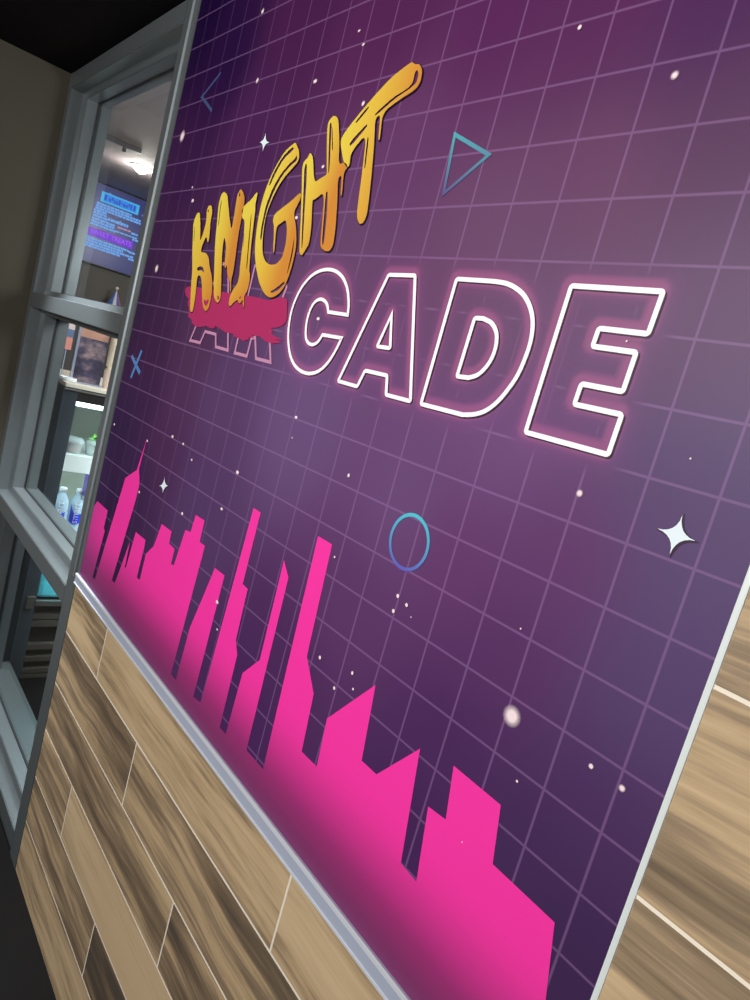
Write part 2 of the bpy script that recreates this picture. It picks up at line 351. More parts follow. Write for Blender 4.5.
# second distance, measured from a copy shifted up-left, gives the brighter band on that side
D2 = np.full(len(PT), 9.0); sh = [[(p[0] - 0.05, p[1] + 0.035) for p in l] for l in allneon]; D2[near] = segdist(PT[near], sh)
band = np.clip(1 - (D2 - 0.10) / 0.07, 0, 1); halo = np.exp(-(D / 0.24) ** 1.5)
FX = np.zeros((len(PT), 4)); FX[:, 0] = 1 - np.clip(1.1 * np.exp(-(D / 0.33) ** 4), 0, 1); FX[:, 1] = band * 0.30; FX[:, 2] = halo * 0.17; FX[:, 3] = 1
nx, ny = len(xs), len(ys)
verts = [tuple(V3(x, 0.0, y)) for y in ys for x in xs]
faces = [(j * nx + i, j * nx + i + 1, (j + 1) * nx + i + 1, (j + 1) * nx + i) for j in range(ny - 1) for i in range(nx - 1)]
def print_material(name, rough=0.42):
    m = bpy.data.materials.new(name); m.use_nodes = True; b = m.node_tree.nodes['Principled BSDF']
    b.inputs['Roughness'].default_value = rough; b.inputs['Specular IOR Level'].default_value = 0.25
    return m, m.node_tree, b
pm, nt, b = print_material('printed_grid_film'); L = nt.links
def NN(t, **k):
    n = nt.nodes.new(t)
    for a, v in k.items(): setattr(n, a, v)
    return n
tc = NN('ShaderNodeTexCoord'); sx = NN('ShaderNodeSeparateXYZ'); L.new(tc.outputs['Object'], sx.inputs[0])
def line_mask(out, pitch, off, half, soft):
    a = NN('ShaderNodeMath', operation='ADD'); L.new(out, a.inputs[0]); a.inputs[1].default_value = off + 100 * pitch
    p = NN('ShaderNodeMath', operation='PINGPONG'); L.new(a.outputs[0], p.inputs[0]); p.inputs[1].default_value = pitch / 2
    r = NN('ShaderNodeMapRange', interpolation_type='SMOOTHSTEP'); L.new(p.outputs[0], r.inputs['Value'])
    r.inputs['From Min'].default_value = half + soft; r.inputs['From Max'].default_value = half; r.inputs['To Min'].default_value = 0; r.inputs['To Max'].default_value = 1
    return r.outputs[0]
PY_ = 0.9645 * S
mxv = line_mask(sx.outputs[0], S, 0.0, 0.009 * S, 0.021 * S)
mzv = line_mask(sx.outputs[2], PY_, -((0 - HY + EYE) * S) % PY_, 0.009 * S, 0.021 * S)
fd = NN('ShaderNodeMapRange'); L.new(sx.outputs[0], fd.inputs['Value']); fd.inputs['From Min'].default_value = -15.5 * S; fd.inputs['From Max'].default_value = -2 * S; fd.inputs['To Min'].default_value = 0.4; fd.inputs['To Max'].default_value = 1.0
mv2 = NN('ShaderNodeMath', operation='MULTIPLY'); L.new(mxv, mv2.inputs[0]); L.new(fd.outputs[0], mv2.inputs[1]); mxv = mv2.outputs[0]
mm = NN('ShaderNodeMath', operation='MAXIMUM'); L.new(mxv, mm.inputs[0]); L.new(mzv, mm.inputs[1])
abg = NN('ShaderNodeAttribute', attribute_name='bg'); afx = NN('ShaderNodeAttribute', attribute_name='fx'); sf = NN('ShaderNodeSeparateColor'); L.new(afx.outputs['Color'], sf.inputs[0])
lm = NN('ShaderNodeMath', operation='MULTIPLY'); L.new(mm.outputs[0], lm.inputs[0]); L.new(sf.outputs[0], lm.inputs[1])
lm2 = NN('ShaderNodeMath', operation='MULTIPLY'); L.new(lm.outputs[0], lm2.inputs[0]); lm2.inputs[1].default_value = 0.29
def mixc(fac, A, Bc, colB=None):
    m = NN('ShaderNodeMix', data_type='RGBA'); L.new(fac, m.inputs['Factor']); L.new(A, m.inputs['A'])
    if colB: m.inputs['B'].default_value = colB
    return m.outputs['Result']
c1 = mixc(lm2.outputs[0], abg.outputs['Color'], None, srgb(165, 125, 178))
c2 = mixc(sf.outputs[2], c1, None, srgb(170, 92, 160))
c3 = mixc(sf.outputs[1], c2, None, srgb(196, 104, 152))
L.new(c3, b.inputs['Base Color'])
panel = mesh_obj('printed_film', verts, faces, pm)
ca = panel.data.color_attributes.new('bg', 'FLOAT_COLOR', 'POINT'); ca.data.foreach_set('color', np.c_[BG, np.ones(len(BG))].astype(np.float32).ravel())
cb = panel.data.color_attributes.new('fx', 'FLOAT_COLOR', 'POINT'); cb.data.foreach_set('color', FX.astype(np.float32).ravel())
addm(panel)
bk = addm(B('backing_board', V3(-16.88, 0.01, -17.3), V3(PX, 0.19, CEIL - 0.01), core_m))

# --- ink layers
def film(name, loops, m, layer, parent=None, label=None):
    """flat printed shape with holes, on the wall plane"""
    polys = [[Vector((p[0], p[1], 0)) for p in l] for l in loops]
    tris = tessellate_polygon(polys); pts = [p for l in loops for p in l]
    vs = [tuple(V3(p[0], -layer, p[1])) for p in pts]
    tris = [t if ((vs[t[1]][0] - vs[t[0]][0]) * (vs[t[2]][2] - vs[t[0]][2]) - (vs[t[1]][2] - vs[t[0]][2]) * (vs[t[2]][0] - vs[t[0]][0])) > 0 else t[::-1] for t in tris]
    o = mesh_obj(name, vs, tris, m)
    addm(o)
    if label: o['label'] = label
    return o
def stroke_mesh(loops, w, closed=True):
    vs, fs = [], []
    for lp in loops:
        pts = [np.array(p, float) for p in lp]; cl = [pts[0]]
        for p in pts[1:]:
            if np.linalg.norm(p - cl[-1]) > 1e-4: cl.append(p)
        pts = cl; n = len(pts); base = len(vs)
        for i in range(n):
            if closed: a, b2, c = pts[i - 1], pts[i], pts[(i + 1) % n]
            else: a, b2, c = pts[max(i - 1, 0)], pts[i], pts[min(i + 1, n - 1)]
            d1 = b2 - a; d2_ = c - b2
            if np.linalg.norm(d1) < 1e-9: d1 = d2_
            if np.linalg.norm(d2_) < 1e-9: d2_ = d1
            d1 = d1 / np.linalg.norm(d1); d2_ = d2_ / np.linalg.norm(d2_); n1 = np.array([-d1[1], d1[0]]); n2 = np.array([-d2_[1], d2_[0]])
            mt = n1 + n2; mt = mt / max(np.linalg.norm(mt), 1e-6); k = w / 2 / max(0.38, mt @ n1)
            vs += [b2 + mt * k, b2 - mt * k]
        for i in range(n if closed else n - 1):
            j = (i + 1) % n; fs.append((base + 2 * i, base + 2 * i + 1, base + 2 * j + 1, base + 2 * j))
    return vs, fs
def stroke(name, loops, w, m, layer, closed=True, off=(0, 0), parent=None, label=None):
    vs, fs = stroke_mesh(loops, w, closed)
    V = [tuple(V3(v[0] + off[0], -layer, v[1] + off[1])) for v in vs]
    F = []
    for f in fs:
        a, b2, c = V[f[0]], V[f[1]], V[f[2]]
        cr_ = (b2[0] - a[0]) * (c[2] - a[2]) - (b2[2] - a[2]) * (c[0] - a[0])
        F.append(f if cr_ > 0 else f[::-1])
    o = mesh_obj(name, V, F, m)
    if parent: o.parent = parent; o.matrix_parent_inverse = parent.matrix_parent_inverse.copy() @ Matrix.Identity(4); o.matrix_parent_inverse = Matrix.Identity(4)
    else: addm(o)
    if label: o['label'] = label
    return o
ink = lambda name, c, rough=0.42: mat(name, c, rough=rough, spec=0.25)
white_ink = ink('white_line_ink', srgb(255, 250, 252)); shadow_ink = ink('dark_edge_ink', srgb(62, 42, 62)); dim_ink = ink('dim_pink_line_ink', srgb(196, 138, 172))
for k in 'CADE':
    o = stroke('outlined_letter', neon[k], 0.082, white_ink, 0.018, label='white neon-style outlined letter ' + k)
    stroke('letter_edge', neon[k], 0.084, shadow_ink, 0.012, off=(0.026, -0.020), parent=o)
for k in 'AR':
    stroke('outlined_letter', dim[k], 0.085, dim_ink, 0.018, label='dim pink outlined letter ' + k + ' half under the smear')
    # its dark filling
# --- skyline
sky_px = [(88, 500), (97.6, 501), (108, 510.6), (104, 528), (105, 531), (92.8, 577), (95, 579.5), (125.6, 478), (137, 470), (147.5, 437.5), (139.3, 469), (139.8, 484), (136, 500),
    (112, 580.5), (115, 583), (130.5, 541), (125, 567), (126, 568), (136, 532), (145.8, 540), (144.5, 548), (137, 577.5), (140, 580), (146, 554), (154, 546), (162, 524), (172, 531.5), (169.3, 543.5), (175, 549), (171.3, 564), (174, 565.5),
    (185.6, 530), (190.8, 532), (196, 515), (204.8, 520.5), (200, 542), (205.2, 546), (171.3, 674), (176, 680), (190, 628), (215.3, 568), (224.8, 575.5), (218, 602), (193.5, 697), (201, 702.5),
    (253.8, 508), (261, 512.5), (243, 584), (248, 589), (236.2, 640), (237.5, 655), (220, 727.5), (226, 734), (242.8, 673), (260, 660), (284.3, 560), (288.8, 577.5), (246.8, 750), (263.3, 769), (318.3, 536), (332.5, 544.5),
    (307.3, 656), (314, 694), (302, 751.5), (317, 766.5), (327.3, 718.5), (376, 684.8), (362, 760.5), (376.7, 774.3), (420.5, 748.5), (401.2, 863), (416.6, 881.5), (428.5, 806.3), (446, 819.5), (454, 765.6), (501.2, 805), (493, 864), (555, 922.3), (546, 1000)]
sk = Wp(sky_px)
sk[0] = (-16.87, sk[0][1])
dxy = np.array(sk[-1]) - np.array(sk[-2]); t = (-17.29 - sk[-1][1]) / dxy[1]; sk.append((sk[-1][0] + dxy[0] * t, -17.29)); sk.append((-16.87, -17.29))
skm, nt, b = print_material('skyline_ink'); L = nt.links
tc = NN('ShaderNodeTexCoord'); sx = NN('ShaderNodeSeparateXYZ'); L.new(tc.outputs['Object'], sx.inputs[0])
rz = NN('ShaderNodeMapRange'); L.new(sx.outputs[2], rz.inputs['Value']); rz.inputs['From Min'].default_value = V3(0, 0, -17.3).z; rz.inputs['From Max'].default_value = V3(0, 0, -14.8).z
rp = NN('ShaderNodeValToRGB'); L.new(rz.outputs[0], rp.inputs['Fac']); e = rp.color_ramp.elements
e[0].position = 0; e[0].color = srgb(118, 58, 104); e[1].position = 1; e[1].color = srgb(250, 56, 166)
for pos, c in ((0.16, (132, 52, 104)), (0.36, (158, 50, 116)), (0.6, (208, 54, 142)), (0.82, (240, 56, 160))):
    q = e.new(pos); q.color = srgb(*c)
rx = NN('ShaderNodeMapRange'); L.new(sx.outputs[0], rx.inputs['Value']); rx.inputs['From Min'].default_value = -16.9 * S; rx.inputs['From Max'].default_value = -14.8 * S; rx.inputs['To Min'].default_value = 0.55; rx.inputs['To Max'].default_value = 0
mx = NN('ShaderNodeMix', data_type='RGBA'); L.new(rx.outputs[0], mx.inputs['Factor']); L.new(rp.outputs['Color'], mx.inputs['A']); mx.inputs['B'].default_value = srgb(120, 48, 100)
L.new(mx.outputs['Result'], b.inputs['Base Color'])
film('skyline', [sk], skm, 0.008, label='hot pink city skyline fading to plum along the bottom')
# --- smear behind the gold letters
smear_px = [(35, 70), (42, 48), (70, 40), (110, 46), (200, 60), (270, 76), (310, 82), (350, 78), (430, 98), (470, 108), (500, 113), (560, 130), (600, 116), (655, 108), (676, 130), (673, 240), (662, 272), (640, 288), (600, 302), (575, 300), (590, 330), (560, 325), (600, 355), (655, 378), (600, 372), (640, 392), (585, 398), (545, 388), (500, 352), (450, 346), (470, 362), (430, 360), (436, 374), (400, 382), (375, 366), (335, 352), (345, 340), (290, 328), (255, 306), (225, 288), (215, 305), (195, 302), (168, 288), (130, 296), (100, 290), (75, 266), (82, 255), (56, 230), (60, 180), (52, 140), (60, 120), (42, 100)]
film('paint_smear', [crop(180, 280, 6.25, smear_px)], ink('crimson_smear_ink', srgb(174, 46, 98)), 0.022, label='ragged crimson brush smear over the dim letters')
# --- gold brush letters
def chaikin(pts, it=2):
    for _ in range(it):
        out = []
        for i in range(len(pts)):
            a = np.array(pts[i]); c = np.array(pts[(i + 1) % len(pts)]); out += [tuple(a * .8 + c * .2), tuple(a * .2 + c * .8)]
        pts = out
    return pts
def gold(name, ax, az, lo, hi, ymid=0.5):
    m, nt2, b2 = print_material(name); Lk = nt2.links
    t = nt2.nodes.new('ShaderNodeTexCoord'); s = nt2.nodes.new('ShaderNodeSeparateXYZ'); Lk.new(t.outputs['Generated'], s.inputs[0])
    a = nt2.nodes.new('ShaderNodeMath'); a.operation = 'MULTIPLY'; Lk.new(s.outputs[0], a.inputs[0]); a.inputs[1].default_value = ax
    c = nt2.nodes.new('ShaderNodeMath'); c.operation = 'MULTIPLY_ADD'; Lk.new(s.outputs[2], c.inputs[0]); c.inputs[1].default_value = az; Lk.new(a.outputs[0], c.inputs[2])
    r = nt2.nodes.new('ShaderNodeMapRange'); Lk.new(c.outputs[0], r.inputs['Value']); r.inputs['From Min'].default_value = lo; r.inputs['From Max'].default_value = hi
    rp2 = nt2.nodes.new('ShaderNodeValToRGB'); Lk.new(r.outputs[0], rp2.inputs['Fac']); e2 = rp2.color_ramp.elements
    e2[0].position = 0; e2[0].color = srgb(230, 206, 76); e2[1].position = 1; e2[1].color = srgb(208, 136, 54); q2 = e2.new(0.45); q2.color = srgb(224, 184, 66)
    Lk.new(rp2.outputs['Color'], b2.inputs['Base Color']); return m
letters = {
 'K': ((180, 180, 7.14), [(135, 233), (150, 240), (153, 340), (150, 445), (172, 385), (195, 300), (198, 215), (215, 183), (236, 190), (237, 240), (225, 300), (216, 420), (205, 458), (196, 400), (165, 470), (155, 518), (190, 522), (212, 550), (218, 620), (237, 700), (237, 790), (226, 862), (212, 915), (190, 943), (172, 915), (165, 850), (163, 720), (150, 680), (130, 690), (118, 830), (98, 945), (80, 943), (79, 900), (88, 740), (95, 640), (95, 500), (100, 380), (102, 320), (115, 270)],
       [[(130, 628), (150, 618), (172, 624), (180, 668), (162, 645), (130, 650)], [(176, 848), (190, 868), (215, 850), (208, 885), (190, 905), (179, 880)], [(112, 330), (114, 330), (108, 440), (105, 440)], [(205, 215), (212, 212), (212, 232), (205, 235)]], (0.9, -0.3, -0.2, 0.8)),
 'N': ((180, 180, 7.14), [(320, 86), (345, 103), (352, 180), (363, 290), (376, 362), (398, 230), (415, 120), (430, 82), (445, 66), (462, 96), (470, 140), (452, 250), (432, 350), (416, 450), (402, 560), (388, 660), (372, 716), (373, 800), (366, 800), (362, 716), (345, 685), (342, 600), (330, 640), (325, 600), (338, 480), (324, 400), (310, 500), (303, 650), (300, 840), (277, 886), (250, 845), (248, 740), (252, 640), (258, 450), (272, 300), (282, 180), (300, 110)],
       [[(302, 150), (306, 150), (294, 225), (284, 330), (280, 330), (290, 220)], [(272, 832), (280, 826), (290, 845), (279, 862)], [(430, 95), (438, 95), (438, 120), (430, 122)]], (1.2, 0.1, 0.25, 0.95)),
 'I': ((180, 180, 7.14), [(556, 88), (562, 100), (545, 180), (545, 220), (530, 340), (515, 470), (500, 655), (508, 670), (505, 720), (490, 790), (465, 830), (466, 900), (458, 920), (456, 850), (438, 884), (425, 880), (420, 855), (395, 872), (364, 908), (355, 890), (362, 840), (382, 790), (420, 740), (430, 690), (440, 590), (452, 480), (464, 380), (470, 290), (452, 276), (447, 225), (465, 188), (520, 140)],
       [[(515, 245), (519, 245), (505, 420), (486, 640), (480, 640), (498, 420)], [(463, 380), (466, 380), (460, 480), (456, 480)], [(430, 840), (446, 830), (440, 852), (432, 852)]], (0.5, -0.9, -0.6, 0.35)),
 'G': ((240, 130, 5.556), [(315, 70), (335, 120), (334, 172), (300, 212), (255, 262), (215, 322), (182, 390), (155, 460), (140, 530), (132, 600), (130, 680), (145, 732), (172, 752), (208, 748), (240, 712), (260, 640), (268, 560), (262, 500), (235, 518), (207, 540), (196, 684), (190, 684), (196, 540), (188, 505), (198, 470), (240, 436), (290, 398), (345, 346), (346, 380), (303, 462), (318, 540), (320, 640), (300, 740), (275, 820), (255, 870), (218, 917), (175, 937), (140, 912), (112, 850), (94, 760), (88, 680), (94, 580), (114, 450), (148, 330), (198, 215), (258, 118), (298, 84)],
       [[(298, 96), (308, 108), (250, 162), (205, 240), (172, 312), (166, 308), (190, 245), (240, 155)], [(322, 140), (324, 172), (288, 200), (242, 255), (200, 330), (160, 430), (138, 520), (124, 620), (118, 600), (125, 540), (150, 420), (190, 320), (235, 245), (283, 188), (310, 165)], [(173, 900), (210, 880), (252, 842), (256, 856), (215, 895), (182, 908)], [(307, 600), (309, 600), (300, 690), (270, 800), (266, 800), (292, 690)]], (1.1, -0.25, 0.0, 0.85)),
 'H': ((290, 100, 5.88), [(125, 311), (142, 335), (148, 490), (190, 462), (225, 440), (222, 400), (224, 200), (230, 135), (262, 94), (292, 108), (297, 250), (292, 385), (330, 368), (348, 395), (322, 430), (312, 565), (303, 568), (312, 440), (288, 465), (285, 600), (275, 750), (262, 850), (242, 890), (215, 893), (185, 870), (188, 800), (212, 540), (150, 590), (138, 590), (132, 750), (118, 850), (96, 885), (76, 918), (62, 903), (62, 870), (74, 600), (78, 400), (90, 362), (112, 342)],
       [[(98, 378), (106, 380), (104, 480), (96, 600), (80, 872), (73, 872), (84, 600), (90, 420)], [(240, 150), (248, 132), (252, 150), (238, 430), (231, 432), (236, 240)], [(218, 542), (230, 545), (222, 700), (205, 855), (194, 850), (206, 700)], [(253, 165), (257, 165), (260, 300), (254, 300)]], (1.2, -0.3, 0.0, 0.8)),
 'T': ((335, 50, 5.263), [(413, 67), (428, 80), (450, 78), (466, 110), (457, 170), (430, 212), (350, 262), (256, 332), (242, 478), (233, 478), (246, 340), (217, 366), (212, 500), (195, 700), (175, 870), (155, 912), (135, 920), (122, 890), (122, 850), (150, 640), (172, 440), (90, 542), (82, 610), (68, 623), (50, 590), (35, 500), (40, 462), (100, 380), (200, 260), (300, 150), (390, 80)],
       [[(431, 116), (442, 110), (446, 135), (434, 178), (402, 206), (322, 260), (218, 352), (216, 340), (310, 255), (390, 206), (416, 175), (424, 135)], [(180, 300), (186, 308), (118, 390), (113, 382)], [(176, 390), (176, 406), (86, 514), (83, 490)], [(178, 455), (184, 470), (166, 625), (159, 625)]], (1.0, -0.1, -0.05, 0.9)),
}
edge_ink = ink('letter_shadow_ink', srgb(46, 26, 42))
for k, ((cx_, cy_, sc_), outer, holes, g) in letters.items():
    loops = [chaikin(crop(cx_, cy_, sc_, outer), 2)] + [chaikin(crop(cx_, cy_, sc_, h), 1) for h in holes]
    o = film('painted_letter', loops, gold('gold_ink_' + k, *g), 0.034, label='golden brush-painted letter ' + k)
    stroke('letter_edge', [loops[0]], 0.035, edge_ink, 0.029, off=(0.012, -0.010), parent=o)
# --- small shapes
def grad_z(name, c0, c1):
    m, nt2, b2 = print_material(name); Lk = nt2.links
    t = nt2.nodes.new('ShaderNodeTexCoord'); s = nt2.nodes.new('ShaderNodeSeparateXYZ'); Lk.new(t.outputs['Generated'], s.inputs[0])
    x = nt2.nodes.new('ShaderNodeMix'); x.data_type = 'RGBA'; Lk.new(s.outputs[2], x.inputs['Factor']); x.inputs['A'].default_value = c0; x.inputs['B'].default_value = c1
    Lk.new(x.outputs['Result'], b2.inputs['Base Color']); return m
stroke('triangle_outline', [Wp([(455.3, 134.8), (489.3, 155), (443.8, 194)])], 0.075, grad_z('triangle_ink', srgb(92, 76, 132), srgb(78, 168, 178)), 0.012, label='teal outlined triangle right of the letter T')
stroke('chevron_outline', [Wp([(221.2, 73), (202.2, 97), (212.2, 111)])], 0.10, grad_z('chevron_ink', srgb(66, 84, 122), srgb(64, 72, 120)), 0.012, closed=False, label='faint blue open triangle near the top left corner')
cc = (-0.14, -10.10); rr = 0.515
stroke('circle_outline', [[(cc[0] + rr * math.cos(a * math.pi / 32), cc[1] + rr * math.sin(a * math.pi / 32)) for a in range(64)]], 0.07, grad_z('circle_ink', srgb(98, 92, 186), srgb(78, 196, 214)), 0.012, label='thin cyan to violet ring')
vs1, fs1 = stroke_mesh([Wp([(132, 356), (140.3, 373.5)])], 0.15, False); vs2, fs2 = stroke_mesh([Wp([(142.2, 350.5), (131.2, 378)])], 0.17, False)
o = mesh_obj('cross_mark', [tuple(V3(v[0], -0.012, v[1])) for v in vs1] + [tuple(V3(v[0], -0.016, v[1])) for v in vs2], fs1 + [tuple(i + len(vs1) for i in f) for f in fs2], ink('cross_ink', srgb(86, 132, 190))); addm(o); o['label'] = 'small blue X mark'
def sparkle(tips, c, m, label):
    c = np.array(wall_pt(*c)); T = [np.array(wall_pt(*t)) for t in tips]; pts = []
    for i in range(4):
        a, b2 = T[i], T[(i + 1) % 4]
        for t in np.linspace(0, 1, 7)[:-1]:
            ctrl = c + 0.12 * ((a + b2) / 2 - c); p = (1 - t) ** 2 * a + 2 * t * (1 - t) * ctrl + t * t * b2; pts.append(tuple(p))
    o = film('sparkle', [pts], m, 0.014, label=label); stroke('sparkle_edge', [pts], 0.035, shadow_ink, 0.010, parent=o, off=(0.015, -0.01))
pale = ink('pale_star_ink', srgb(232, 244, 250))
sparkle([(682.9, 515.5), (695.6, 540.9), (670.3, 554.2), (657.8, 528.6)], (677.3, 535.2), pale, 'large pale four-pointed sparkle by the right edge')
sparkle([(266.2, 132.8), (269.8, 142.8), (263, 152), (259.8, 142.3)], (264.8, 142.5), pale, 'small pale sparkle above the letter G')
sparkle([(165, 477), (168.8, 486), (163, 493.5), (159.6, 485.8)], (164.2, 485.8), pale, 'small pale sparkle above the skyline')
def soft_disc(name, x, y, r, c, soft, parent=None, wide=1.0):
    """ink dot whose rim fades through transparency, sized on the wall"""
    m = MATS.get(('dot', c, soft))
    if not m:
        m, nt2, b2 = print_material('star_ink'); Lk = nt2.links
        b2.inputs['Base Color'].default_value = c
        at = nt2.nodes.new('ShaderNodeAttribute'); at.attribute_name = 'rim'; Lk.new(at.outputs['Fac'], b2.inputs['Alpha']); MATS[('dot', c, soft)] = m
    n = 16; vs = [V3(x, -0.025, y)]; al = [1.0]
    for ring, a in ((soft, 1.0), (0.5 + soft / 2, 0.42), (1.0, 0.0)):
        for k in range(n): vs.append(V3(x + wide * r * ring * math.cos(2 * math.pi * k / n), -0.025, y + r * ring * math.sin(2 * math.pi * k / n))); al.append(a)
    fs = [(0, 1 + k, 1 + (k + 1) % n) for k in range(n)]
    for q in range(2):
        o0, o1 = 1 + q * n, 1 + (q + 1) * n
        fs += [(o0 + k, o1 + k, o1 + (k + 1) % n, o0 + (k + 1) % n) for k in range(n)]
    o = mesh_obj(name, [tuple(v) for v in vs], fs, m)
    a_ = o.data.color_attributes.new('rim', 'FLOAT_COLOR', 'POINT'); a_.data.foreach_set('color', np.array([[t, t, t, 1] for t in al], np.float32).ravel())
    return addm(o)
dots = [(675.5, 76, 5.2, .35), (580.5, 28, 3, .5), (580.5, 493.5, 4.8, .4), (512.8, 716, 13.5, .42), (592, 766, 3.6, .55), (623, 788, 4.8, .45), (518, 781, 2, .6), (398.8, 596, 2.7, .7), (394.3, 611, 2.7, .7), (407.5, 605, 2.6, .7), (412, 617, 1, .6),
    (521.6, 628.7, 1.4, .6), (320.8, 657.5, 2.5, .7), (353.2, 673, 2.5, .7), (335.2, 688, 2.5, .7), (354, 689, 1.8, .7), (349.5, 475.5, 2.6, .6), (297, 417.5, 2, .6), (335.5, 557, 1.7, .6), (238.3, 472.5, 2.5, .6), (222.5, 509, 2, .6), (183, 513.7, 2, .6),
    (192.5, 460, 1.6, .4), (184, 444, 1.7, .5), (173.3, 436.7, 2, .5), (140, 492, 1.8, .5), (148, 441, 1.7, .5), (115, 424.5, 1.6, .5), (218, 602, 2.4, .7), (218, 629.5, 1.4, .6), (183, 136.5, 6.5, .35), (258, 81, 3.2, .4), (316, 81.7, 2.6, .4),
    (364, 104, 3.2, .45), (364.2, 45, 1.8, .4), (360, 31.3, 1.6, .4), (263.4, 11.7, 3.2, .4), (193.4, 201, 2.2, .5), (157.3, 268.8, 5, .35), (323.8, 167, 2, .5), (297.2, 218, 2.3, .5), (319, 319, 2.2, .5), (691.3, 458.8, 1.5, .5), (627.5, 341.5, 1.6, .4), (463.2, 842, 1.2, .4), (193, 187.5, 1.3, .4), (293, 438, 1.2, .3)]
for u, v, r, s_ in dots:
    x, y = wall_pt(u, v); x2, y2 = wall_pt(u, v + 1)            # printed radius from the height of one pixel there
    soft_disc('star', x, y, r * 0.97 * abs(y2 - y), srgb(250, 228, 232), s_, wide=1.0 if (r > 2.9 or x > -4) else 1.7)

# ---------------------------------------------------------------- shop beyond the window
FX_ = -33.2                                   # front plane of the cooler
XB = -60.0
beyond_m = mat('shop_wall_paint', srgb(92, 88, 84), rough=0.7, noise=0.1, nscale=4)
bw = struct(B('wall_beyond', V3(XB - 1.2, 1.9, FL), V3(XB, 34, CEIL), beyond_m), 'shop wall beyond the window')
ps = struct(B('wall_side', V3(XB, 1.86, FL), V3(LW - .1, 2.2, CEIL), beyond_m), 'shop wall beside the cooler')
pf = struct(B('wall_far', V3(XB, 33, FL), V3(-17.9, 34, CEIL), beyond_m), 'far shop wall')
bc = struct(B('ceiling', V3(XB, 2.6, CEIL - 0.02), V3(-17.9, 33, CEIL - 0.12), mat('shop_ceiling_paint', srgb(150, 140, 146), rough=0.75)), 'pale ceiling panel over the shop')
def H3(x, d, h): return V3(x, d, HY + h)
black = mat('black_cabinet_metal', srgb(34, 33, 34), rough=0.35, noise=0.1); liner = mat('grey_cooler_liner', srgb(128, 134, 122), rough=0.4)
steel = mat('steel_trim', srgb(150, 150, 145), rough=0.3, metal=0.8); cream = mat('cream_counter', srgb(240, 232, 214), rough=0.35)
cool = empty('display_cooler', H3(-37, 8, -EYE)); tag(cool, 'black open-front display cooler with lit shelves behind the window', 'cooler')
def C_(o): keep(o, cool); return o
d0, d1 = 3.45, 15.0
post_m = mat('reflection_tinted_cabinet', srgb(60, 70, 80), rough=0.25, noise=0.2, nscale=5)  # bluish mottled tone holds the reflection in the window glass
C_(B('side_panel', H3(-41.5, 2.65, -EYE), H3(FX_, d0, -4.36), post_m, None, 0.003))
C_(B('side_panel', H3(-41.5, d1, -EYE), H3(FX_, d1 + .6, -4.36), post_m, None, 0.003))
C_(B('canopy', H3(-41.5, d0 + .01, -5.1), H3(FX_ - .01, d1 - .01, -4.36), black))
C_(B('back_panel', H3(-41.5, d0 + .01, -EYE + .6), H3(-40.9, d1 - .01, -5.11), black))
C_(B('deck', H3(-40.89, d0 + .01, -18.15), H3(FX_ - .15, d1 - .01, -17.76), black))
C_(B('base', H3(-40.89, d0 + .01, -EYE), H3(FX_ - .55, d1 - .01, -18.16), black))
C_(B('counter_top', H3(-41.7, 2.65, -4.35), H3(FX_ + .12, d1 + .8, -4.12), cream, None, 0.003))
C_(B('top_edge', H3(FX_ + .0, 2.65, -4.52), H3(FX_ + .14, d1 + .8, -4.42), steel, None, 0.001))
C_(B('liner', H3(-40.88, d0 + .02, -17.7), H3(-40.8, d1 - .02, -5.12), liner))
C_(B('side_liner', H3(-40.78, d0 + .02, -17.7), H3(FX_ - .3, d0 + .06, -8.6), mat('white_cooler_side', srgb(215, 225, 225), rough=0.4)))
lampm = mat('cooler_lamp', srgb(225, 250, 250), emit=srgb(214, 250, 250), estr=7.0)
C_(B('light_strip', H3(FX_ - .5, d0 + .05, -5.36), H3(FX_ - .02, d1 - .1, -5.11), lampm, None, 0.002))
shelfm = mat('white_shelf', srgb(232, 240, 240), rough=0.4)
for hh, xi in ((-8.45, -34.2), (-13.95, -34.0)):
    o = C_(B('shelf', H3(-40.8, d0 + .05, hh - .12), H3(xi + .3, d1 - .05, hh), shelfm, None, 0.001))
    C_(B('price_rail', H3(xi + .3, d0 + .05, hh - 1.0), H3(xi + .42, d1 - .05, hh + .02), shelfm, None, 0.001))
    C_(B('shelf_lamp', H3(xi - .4, d0 + .1, hh - .24), H3(xi + .05, d1 - .1, hh - .13), lampm, None, 0.001))
C_(B('deck_rim', H3(FX_ - .2, d0 - .02, -17.95), H3(FX_ + .05, d1, -17.6), steel, None, 0.002))
slm = mat('grille_metal', srgb(98, 92, 86), rough=0.4, metal=0.5)
bm = bmesh.new()
for h0, h1 in ((-18.9, -18.55), (-19.4, -18.98), (-20.95, -20.55), (-21.75, -21.4), (-22.55, -22.2), (-23.1, -22.62)):
    box(bm, H3(FX_ - .5, d0 - .3, h0), H3(FX_ - .12, d1, h1), 0.002)
C_(obj('grille', bm, slm))
C_(B('side_chrome', H3(FX_ + .0, d0 - .55, -18.1), H3(FX_ + .12, d0 - .1, -17.3), steel, None, 0.002))

